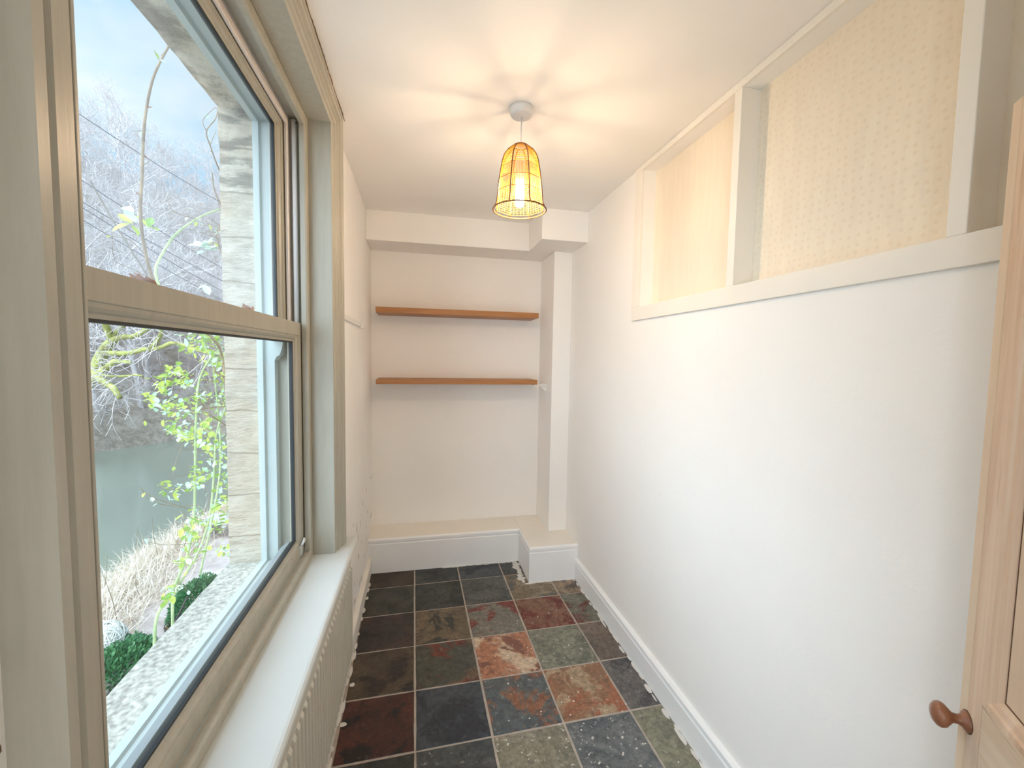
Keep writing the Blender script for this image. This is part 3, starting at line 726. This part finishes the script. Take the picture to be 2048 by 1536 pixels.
# bare trees on the far slope
def tree_mesh(name, seed, Ht, kids, mat, r0=0.02, n0=5, spread=0.95, twig=0.0028):
    r = random.Random(seed); mb = MB()
    def br(p, d, L, rad, lv):
        pts = [p]; seg = 5 if lv == 0 else 3; q = p.copy(); dd = d.copy()
        for i in range(seg):
            dd = (dd + Vector((r.uniform(-1, 1), r.uniform(-1, 1), r.uniform(-.6, .9)))*(0.16+0.05*lv)).normalized()
            q = q + dd*L/seg; pts.append(q.copy())
        rr = [max(rad*(1-0.72*i/seg), twig*Ht*0.5) for i in range(seg+1)]
        mb.tube(pts, rr, n0 if lv == 0 else (4 if lv == 1 else 3), False)
        if lv < len(kids):
            for k in range(kids[lv]):
                t = r.uniform(0.3 if lv == 0 else 0.15, 1.0); j = min(int(t*seg), seg-1); a = pts[j].lerp(pts[j+1], t*seg-j)
                ax = (pts[j+1]-pts[j]).normalized(); o = ax.orthogonal().normalized(); o.rotate(Matrix.Rotation(r.uniform(0, 2*PI), 3, ax))
                nd = (ax*r.uniform(0.45, 0.9) + o*spread + Vector((0, 0, 0.25))).normalized()
                br(a, nd, L*r.uniform(0.42, 0.66)*(1.1-0.35*t), rr[j]*0.58, lv+1)
    br(Vector((0, 0, -0.2)), Vector((r.uniform(-.1, .1), r.uniform(-.1, .1), 1)), Ht*0.72, r0*Ht, 0)
    me_o = mb.build(name, mat); return me_o
variants = [tree_mesh('bare_tree', 20+k, 7.5+k, (9, 7, 5), M['bark_far'], 0.014) for k in range(4)]
r = random.Random(5); placed = 0; spots = []
while placed < 105:
    y = r.uniform(18, 82); x = -y*r.uniform(0.30, 0.78)
    d = (y-bank_y(x))/2.3
    if d < 1.5 or d > 40: continue
    if any((x-a)**2+(y-c)**2 < (1.3+0.02*y)**2 for a, c in spots): continue
    spots.append((x, y)); v = variants[placed % 4]
    o = v if placed < 4 else v.copy()
    if placed >= 4: COL.objects.link(o)
    o.location = (x, y, hill(x, y)); o.rotation_euler = (r.uniform(-.1, .1), r.uniform(-.1, .1), r.uniform(0, 6.28)); s_ = r.uniform(0.6, 1.15); o.scale = (s_, s_, s_)
    tag(o, 'bare leafless winter tree on the far wooded hillside', 'tree', 'bare trees on the hillside'); placed += 1
# small scrub on the far bank
sv = [tree_mesh('bare_shrub', 60+k, 2.0, (9, 7, 4), M['bark_far'], 0.010, 4, 1.3, 0.005) for k in range(3)]
placed = 0
while placed < 120:
    y = r.uniform(17, 46); x = -y*r.uniform(0.34, 0.76)
    d = (y-bank_y(x))/2.3
    if d < 0.6 or d > 14: continue
    v = sv[placed % 3]; o = v if placed < 3 else v.copy()
    if placed >= 3: COL.objects.link(o)
    o.location = (x, y, hill(x, y)); o.rotation_euler = (0, 0, r.uniform(0, 6.28)); s_ = r.uniform(0.5, 1.5); o.scale = (s_, s_, s_*0.8)
    tag(o, 'tangled bare shrub low on the far river bank', 'shrub', 'bare shrubs on the far bank'); placed += 1
# tree with moss-covered limbs leaning over the water
def D(u, v, y):
    d = R_ROW*((u-1024)/F_PX) + U_ROW*(-(v-768)/F_PX) + F_ROW
    return CAM + d*(y/d.y)
base = Vector((-15.2, 20.2, hill(-15.2, 20.2)-0.3))
mt = tag(empty('mossy_tree', base), 'old leaning tree with yellow-green mossy limbs beyond the river', 'tree')
def limb(name, pts, r0, r1, parent, mat, wob=0.12):
    P = [Vector(p) for p in pts]; out = []
    for i in range(len(P)-1):
        for k in range(4):
            t = k/4; q = P[i].lerp(P[i+1], t); out.append(q + noise.noise_vector(q*1.1)*wob)
    out.append(P[-1]); n = len(out)
    b = MB(); b.tube(out, [r0+(r1-r0)*i/(n-1) for i in range(n)], 7); o = b.build(name, mat, parent); return out
fork = D(228, 680, 19)
l0 = limb('trunk', [base, D(150, 900, 20), D(165, 780, 19.6), D(195, 725, 19.3), fork], 0.34, 0.17, mt, M['moss'])
ls = [l0]
ls.append(limb('branch', [fork, D(212, 650, 18.6), D(200, 610, 18), D(196, 560, 17.6)], 0.13, 0.05, mt, M['moss']))
ls.append(limb('branch', [fork, D(262, 672, 18.4), D(300, 655, 18), D(350, 640, 17.4), D(400, 600, 17)], 0.11, 0.04, mt, M['moss']))
ls.append(limb('branch', [D(165, 770, 19.5), D(205, 708, 18.6), D(250, 705, 18.2), D(290, 695, 17.8), D(340, 690, 17), D(400, 700, 16.5), D(450, 706, 16)], 0.12, 0.04, mt, M['moss']))
ls.append(limb('branch', [D(160, 800, 19.4), D(200, 745, 18.3), D(230, 718, 18), D(262, 725, 17.6)], 0.16, 0.06, mt, M['moss']))
ls.append(limb('branch', [D(160, 790, 19.4), D(196, 750, 18.3), D(230, 752, 18), D(285, 752, 17.4)], 0.07, 0.03, mt, M['moss']))
ls.append(limb('branch', [D(175, 740, 19.4), D(205, 762, 18), D(225, 775, 17.6), D(240, 795, 17.2)], 0.15, 0.08, mt, M['moss']))
ls.append(limb('branch', [fork, D(240, 660, 18.8), D(258, 640, 18.5), D(285, 600, 18)], 0.09, 0.04, mt, M['moss']))
ls.append(limb('branch', [D(300, 692, 17.6), D(322, 668, 17.2), D(325, 640, 17), D(335, 600, 16.8)], 0.08, 0.04, mt, M['moss']))
b = MB(); r = random.Random(8)
for l in ls[1:]:
    for k in range(26):
        i = r.randrange(len(l)-1); p = l[i].lerp(l[i+1], r.random()); d = Vector((r.uniform(-1, 1), r.uniform(-.6, .6), r.uniform(-.9, .8))).normalized(); L = r.uniform(0.4, 1.5)
        pts = [p]; q = p.copy()
        for s_ in range(5):
            d = (d+Vector((r.uniform(-1, 1), r.uniform(-1, 1), r.uniform(-1, 1)))*0.35).normalized(); q = q+d*L/5; pts.append(q.copy())
            if r.random() < .5:
                e = (d+Vector((r.uniform(-1, 1), r.uniform(-1, 1), r.uniform(-1, 1)))).normalized(); b.tube([q, q+e*L*.25, q+e*L*.4+Vector((0, 0, .05))], [0.009, 0.006, 0.005], 3, False)
        b.tube(pts, [0.018, 0.014, 0.012, 0.010, 0.008, 0.006], 3, False)
b.build('twigs', M['bark_far'], mt)
# overhead lines across the valley
def wire(u0, v0, y0, u1, v1, y1, label):
    a = D(u0, v0, y0); c = D(u1, v1, y1); a2 = a+(a-c)*0.6; c2 = c+(c-a)*1.2
    pts = [a2.lerp(c2, t/30)-Vector((0, 0, 0.25*(1-(2*t/30-1)**2))) for t in range(31)]
    b = MB(); b.tube(pts, 0.008, 5); tag(b.build('overhead_cable', M['wire']), label, 'cable', 'overhead lines')
wire(171, 217, 9, 441, 383, 11, 'highest overhead line, crossing the open sky')
wire(176, 350, 9.2, 452, 520, 11.4, 'second overhead line from the top, in front of the trees')
wire(176, 392, 9.2, 452, 545, 11.4, 'overhead line just under the second one')
wire(176, 404, 9.3, 452, 566, 11.5, 'overhead line second from the bottom of the bundle')
wire(176, 428, 9.4, 452, 584, 11.6, 'lowest overhead line, above the meeting rail')

# leaves as small folded blades
def leaf(mb, p, d, up, L, w):
    d = d.normalized(); s_ = d.cross(up); s_ = s_.normalized() if s_.length > 1e-4 else Vector((1, 0, 0)); n = s_.cross(d)
    a = p; c = p+d*L*0.35+s_*w+n*w*0.25; e = p+d*L*0.75+s_*w*0.75+n*w*0.15; t = p+d*L-n*w*0.2
    f = p+d*L*0.75-s_*w*0.75+n*w*0.15; g = p+d*L*0.35-s_*w+n*w*0.25; m1 = p+d*L*0.5
    mb.add([a, c, e, t, f, g, m1], [(0, 1, 6), (1, 2, 6), (2, 3, 6), (3, 4, 6), (4, 5, 6), (5, 0, 6)], False)
r = random.Random(21)
rv = lambda s=1.0: Vector((r.uniform(-1, 1), r.uniform(-1, 1), r.uniform(-1, 1)))*s
def curve(P, n=8):
    P = [Vector(p) for p in P]; out = []
    for i in range(len(P)-1):
        p0 = P[max(i-1, 0)]; p1 = P[i]; p2 = P[i+1]; p3 = P[min(i+2, len(P)-1)]
        for k in range(n):
            t = k/n; out.append(0.5*((2*p1)+(p2-p0)*t+(2*p0-5*p1+4*p2-p3)*t*t+(3*p1-p0-3*p2+p3)*t**3))
    out.append(P[-1]); return out
XC = -1.0
rose = tag(empty('climbing_rose', (-0.95, 3.0, GZ)), 'tall climbing rose with long green stems and pale young leaves outside the window', 'climbing plant')
def stem(pts, r0, r1, mat, nm='stem', par=rose):
    c = curve(pts); n = len(c); b = MB(); b.tube(c, [r0+(r1-r0)*i/(n-1) for i in range(n)], 7); b.build(nm, mat, par); return c
def down(p): return [Vector((p.x, p.y+.05, GZ)), Vector((p.x, p.y+.02, (GZ+p.z)/2))]
def BP(l, x=XC): return [bx_(u, v, x + (0.0 if not dx else dx[0])) for u, v, *dx in l]
R0 = Vector((-1.0, 2.75, GZ+0.0)); R1 = Vector((-0.95, 3.2, GZ))
S1 = stem(down(BP([(309, 1283)])[0])+BP([(309, 1283), (337, 1197), (373, 1115), (387, 1037), (390, 964), (391, 873), (396, 773), (412, 730), (441, 698), (475, 690, -0.1), (520, 660, -0.2)]), 0.0085, 0.005, M['stem'])
S2 = stem(down(BP([(345, 1215)], -1.05)[0])+BP([(345, 1215), (364, 1160), (396, 1106), (419, 1033), (428, 946), (432, 873), (445, 830), (455, 805), (480, 740, -0.15)], -1.05), 0.0085, 0.005, M['stem'])
S3 = stem(BP([(452, 790), (447, 730), (436, 690), (400, 655), (345, 612), (310, 568), (290, 500), (281, 430), (284, 350), (287, 270), (293, 215), (305, 160), (322, 120), (350, 68), (372, 10)], -0.85), 0.0085, 0.0045, M['dead_stem'])
S4 = stem([BP([(325, 590)], -0.85)[0]]+BP([(311, 545), (320, 515), (350, 470), (395, 437), (441, 418), (480, 410)], -0.9), 0.0065, 0.0045, M['stem'])
S5 = stem(BP([(470, 450), (441, 408), (428, 375), (424, 345)], -0.8), 0.0045, 0.003, M['dead_stem'])
S6 = stem(BP([(470, 390), (441, 345), (420, 290), (413, 262), (432, 235), (437, 200), (434, 188)], -0.8), 0.0045, 0.002, M['dead_stem'])
S7 = stem(BP([(470, 600), (444, 510), (436, 480), (440, 455), (460, 440)], -0.8), 0.005, 0.003, M['dead_stem'])
S8 = stem(BP([(390, 655), (340, 625), (300, 560), (250, 480), (205, 405), (180, 360)], -1.1), 0.006, 0.003, M['bark'])
S9 = stem(BP([(500, 690), (455, 720), (430, 740), (455, 760), (490, 800), (520, 812)], -0.75), 0.006, 0.003, M['dead_stem'])
S10 = stem(BP([(465, 860), (420, 830), (395, 822), (425, 815), (470, 812)], -1.0), 0.005, 0.003, M['dead_stem'])
S11 = stem(BP([(400, 1150), (440, 940), (430, 760), (415, 700), (395, 660), (370, 620)], -1.15), 0.007, 0.004, M['stem'])
# fine side shoots
tw = MB()
def shoot(P, r0=0.0022):
    c = curve(P, 5); n = len(c); tw.tube(c, [r0*(1-0.6*i/(n-1)) for i in range(n)], 4, False); return c
shoots = [shoot(BP(l, x)) for l, x in [
  ([(385, 1020), (320, 1000), (290, 985), (280, 972)], -1.1), ([(400, 1010), (345, 1012), (300, 1000), (281, 975)], -1.0), ([(415, 945), (370, 950), (330, 965), (322, 990)], -1.0), ([(400, 975), (350, 980), (318, 975)], -1.1),
  ([(395, 1085), (340, 1090), (300, 1085), (287, 1075)], -1.0), ([(440, 905), (390, 900), (345, 895)], -1.0), ([(455, 850), (390, 870), (360, 900), (345, 950)], -1.1), ([(395, 800), (350, 830), (325, 820)], -1.0),
  ([(284, 262), (262, 262)], -0.85), ([(286, 262), (304, 262)], -0.85), ([(318, 120), (308, 100)], -0.85), ([(286, 330), (300, 322)], -0.85), ([(390, 437), (350, 425), (335, 400)], -0.9), ([(441, 478), (400, 465), (360, 455)], -0.8), ([(300, 520), (260, 480), (215, 470), (190, 440)], -1.2), ([(305, 560), (270, 540), (230, 520), (225, 470)], -1.2), ([(425, 440), (455, 470), (452, 500)], -0.8),
  ([(413, 262), (406, 240), (430, 215)], -0.8), ([(420, 290), (432, 262)], -0.8)]]
for _ in range(120):
    src = r.choice([S1, S2, S9, S10, S11, S7, S11]); i = r.randrange(len(src)//4, len(src)-2); p = src[i]; d = (rv()+Vector((-.3, .3, .1))).normalized()
    L = r.uniform(.08, .35); shoots.append(shoot([p, p+d*L*.4+rv(.02), p+d*L+rv(.05)+Vector((0, 0, -.03))], 0.0016))
tw.build('side_shoots', M['dead_stem'], rose)
lm, lp = MB(), MB()
clusters = [(470, 640), (440, 670), (372, 690), (395, 672), (352, 745), (372, 760), (340, 780), (330, 810), (420, 740), (440, 760), (450, 700), (360, 820), (410, 790), (440, 790), (350, 860), (370, 870), (395, 865), (420, 875), (430, 900), (445, 930), (450, 960), (410, 930), (395, 890), (330, 985), (375, 965), (410, 950), (450, 990), (430, 1010), (400, 1035), (385, 1045), (440, 1050), (395, 1085), (455, 1100), (420, 655), (405, 690), (432, 712), (455, 735), (446, 820), (418, 845), (380, 835), (300, 800), (318, 770), (455, 880), (462, 1010), (370, 1120), (345, 1190)]
for (u, v) in clusters:
    for _ in range(9):
        c = bx_(u+r.uniform(-17, 17), v+r.uniform(-17, 17), -1.0+r.uniform(-.35, .3)); d0 = rv()
        for k in range(r.choice((1, 3, 3, 5))):
            leaf(lm if r.random() < .68 else lp, c+rv(.018), d0+rv(.9)+Vector((0, 0, -.15)), Vector((0, 0, 1))+rv(.4), r.uniform(.024, .048), r.uniform(.008, .014))
for src in shoots:
    for k in range(2):
        i = r.randrange(len(src)); leaf(lm if r.random() < .6 else lp, Vector(src[i]), rv(), Vector((0, 0, 1)), r.uniform(.02, .04), r.uniform(.006, .011)) if r.random() < .6 else None
for (u, v) in ((262, 450), (296, 455), (250, 418), (402, 490), (410, 500), (412, 570), (400, 492)):
    for k in range(3): leaf(lm if v in (450, 455) else lp, bx_(u, v, -0.95)+rv(.01), Vector((r.uniform(-1, 1), r.uniform(-.4, .4), r.uniform(-.4, .4))), Vector((0, -.7, 1)), r.uniform(.05, .08), .022)
tag(lm.build('yellow_green_leaves', M['leaf'], rose), kind='stuff'); tag(lp.build('pale_leaves', M['leaf_pale'], rose), kind='stuff')
bd = MB()
for src in (S3, S5, S6, S7, S8):
    for k in range(7):
        i = r.randrange(1, len(src)-1); leaf(bd, Vector(src[i]), rv(), Vector((0, 0, 1)), r.uniform(.015, .028), .006)
tag(bd.build('dry_buds', M['deadleaf'], rose), kind='stuff')

# evergreen shrub mounds
def mound(name, c, rx_, ry_, rz_, n, label, seed, L=0.05):
    q = random.Random(seed); e = tag(empty(name, c), label, 'shrub'); b = MB()
    for k in range(n):
        th = q.uniform(0, 2*PI); ph = math.acos(q.uniform(-0.15, 1)); k_ = q.uniform(.78, 1.05)*(1+0.13*noise.noise(Vector((th*1.3, ph*2, seed))))
        nn = Vector((math.cos(th)*math.sin(ph), math.sin(th)*math.sin(ph), math.cos(ph))); p = Vector((c[0]+rx_*nn.x*k_, c[1]+ry_*nn.y*k_, max(c[2]+rz_*(0.15+nn.z*k_), c[2]+.01)))
        d = nn+Vector((q.uniform(-1, 1), q.uniform(-1, 1), q.uniform(-.5, .8)))*.7; leaf(b, p, d, Vector((q.uniform(-1, 1), q.uniform(-1, 1), 1)), q.uniform(.6, 1.2)*L, L*.2)
    f = b.build('foliage', M['yew'], e)
    b = MB()
    for k in range(9):
        a = k*0.7; b.tube([(c[0], c[1], c[2]-0.02), (c[0]+rx_*.45*math.cos(a), c[1]+ry_*.45*math.sin(a), c[2]+rz_*.45), (c[0]+rx_*.75*math.cos(a), c[1]+ry_*.75*math.sin(a), c[2]+rz_*.7)], [.014, .009, .004], 5)
    b.build('branches', M['bark'], e); return e
mound('evergreen_shrub', (-2.66, 6.55, GZ), 0.36, 0.42, 0.46, 5200, 'rounded dark green shrub on the path beside the stone sill', 3)
mound('evergreen_shrub', (-2.95, 5.15, GZ), 0.42, 0.75, 0.34, 6500, 'low spreading green shrub below the window nearest the wicker ball', 5, 0.06)
# woven willow ball
e = tag(empty('wicker_ball', (-3.36, 5.72, GZ)), 'whitened woven wicker ball on the ground beside the dry grass', 'garden ornament')
b = MB(); q = random.Random(2); c0 = Vector((-3.36, 5.72, GZ+0.255))
for k in range(46):
    ax = Vector((q.uniform(-1, 1), q.uniform(-1, 1), q.uniform(-1, 1))).normalized(); u = ax.orthogonal().normalized(); w_ = ax.cross(u); rr = 0.25*q.uniform(.97, 1.02); h = q.uniform(-.14, .14)
    rc = math.sqrt(max(rr*rr-h*h, .001)); b.tube([c0+ax*h+(u*math.cos(2*PI*t/28)+w_*math.sin(2*PI*t/28))*rc for t in range(29)], 0.0075, 5, False)
b.build('woven_canes', M['wicker'], e)
b = MB(); b.lathe([(0.236*math.sin(PI*k/16)+0.001, -0.236*math.cos(PI*k/16)) for k in range(17)], c0, 24); b.build('inner_ball', M['wicker'], e)
# wire basket with dead leaves, garden cane
e = tag(empty('wire_basket', (-2.62, 6.02, GZ)), 'dark round wire basket filled with dead leaves on the path', 'basket')
b = MB(); cc = Vector((-2.62, 6.02, GZ))
for z, rr in ((0.0, .13), (.08, .17), (.17, .20), (.25, .21)): b.tube([cc+Vector((rr*math.cos(2*PI*t/24), rr*math.sin(2*PI*t/24), z+.006)) for t in range(25)], .006, 5, False)
for k in range(14):
    a = 2*PI*k/14; b.tube([cc+Vector((rr*math.cos(a+tw_), rr*math.sin(a+tw_), z)) for z, rr, tw_ in ((0.005, .13, 0), (.08, .17, .1), (.17, .20, .2), (.255, .21, .3))], .004, 4, False)
b.build('wire_frame', M['basket'], e)
b = MB()
for k in range(420):
    a = r.uniform(0, 2*PI); rr = .18*math.sqrt(r.random()); leaf(b, cc+Vector((rr*math.cos(a), rr*math.sin(a), r.uniform(.02, .25))), rv(), Vector((0, 0, 1))+rv(.5), r.uniform(.03, .07), .014)
tag(b.build('dead_leaves', M['deadleaf'], e), kind='stuff')
b = MB(); b.tube([(-2.86, 6.02, GZ-.02), (-2.62, 6.10, GZ+.55)], .012, 8); tag(b.build('garden_cane', M['basket']), 'dark straight garden cane leaning by the wire basket', 'garden cane')
# grey plank seat at the waterside
e = tag(empty('plank_bench', (-3.55, 9.6, GZ)), 'low grey weathered plank bench at the river edge', 'bench')
b = MB()
for k in range(3): b.box(-3.95, -2.95, 9.30+.19*k, 9.47+.19*k, GZ+.30, GZ+.34)
b.build('seat', M['plank'], e, .004)
for xx in (-3.85, -3.1):
    b = MB(); b.box(xx, xx+.07, 9.36, 9.78, GZ, GZ+.30); b.build('leg', M['plank'], e, .003)
# dry grasses along the near bank
b = MB(); q = random.Random(17)
for k in range(5200):
    x = q.uniform(-5.5, -3.25); y = q.uniform(5.6, 10.4)
    if x > -3.25-(y-6)*0.16+noise.noise(Vector((y, 0, 0)))*.4 and q.random() < .9: continue
    z = terr(x, y) if x < -4.05 else GZ; a = q.uniform(0, 2*PI); lean = q.uniform(.3, 3.2); L = q.uniform(.3, .8)
    d = Vector((math.cos(a)*lean, math.sin(a)*lean, 1)).normalized(); s_ = d.cross(Vector((0, 0, 1))).normalized()*q.uniform(.0035, .007)
    p0 = Vector((x, y, z-.01)); p1 = p0+d*L*.5; p2 = p0+d*L*.9-Vector((0, 0, L*.18*lean)); th = Vector((0, 0, .003))
    b.add([p0-s_, p0+s_, p1+s_, p1-s_, p2], [(0, 1, 2, 3), (3, 2, 4)])
tag(b.build('dry_grass', M['straw']), 'bleached dry grasses heaped along the near river bank', 'grass', kind='stuff')
b = MB()
for k in range(26):     # taller bare canes sticking out of the grass
    x = q.uniform(-5.3, -3.5); y = q.uniform(6.2, 9.6); z = terr(x, y); d = Vector((q.uniform(-.3, .3), q.uniform(-.3, .3), 1)).normalized(); L = q.uniform(.5, 1.0)
    b.tube([(x, y, z), Vector((x, y, z))+d*L*.5+Vector((q.uniform(-.05, .05), 0, 0)), Vector((x, y, z))+d*L], [.005, .004, .002], 4, False)
tag(b.build('dry_canes', M['dead_stem']), 'thin bare canes standing up out of the dry grasses', 'canes', kind='stuff')
# two dead leaves lying outside on the meeting rail
for (y, s_, lab) in ((0.965, 1.0, 'curled dead leaf on the upper sash rail, left one'), (1.45, .9, 'curled dead leaf on the upper sash rail near the stone')):
    b = MB()
    for k in range(6): leaf(b, Vector((-.166, y+.007*k, 1.6595)), Vector((r.uniform(-.25, .1), r.uniform(-.8, .8), r.uniform(0.5, 1.0))), Vector((0, 0, 1))+rv(.5), .056*s_, .013*s_)
    b.tube([(-.164, y-.01, 1.6605), (-.168, y+.02, 1.688), (-.166, y+.045, 1.672)], .0018, 5)
    tag(b.build('dead_leaf', M['deadleaf']), lab, 'leaf', 'dead leaves on the rail')
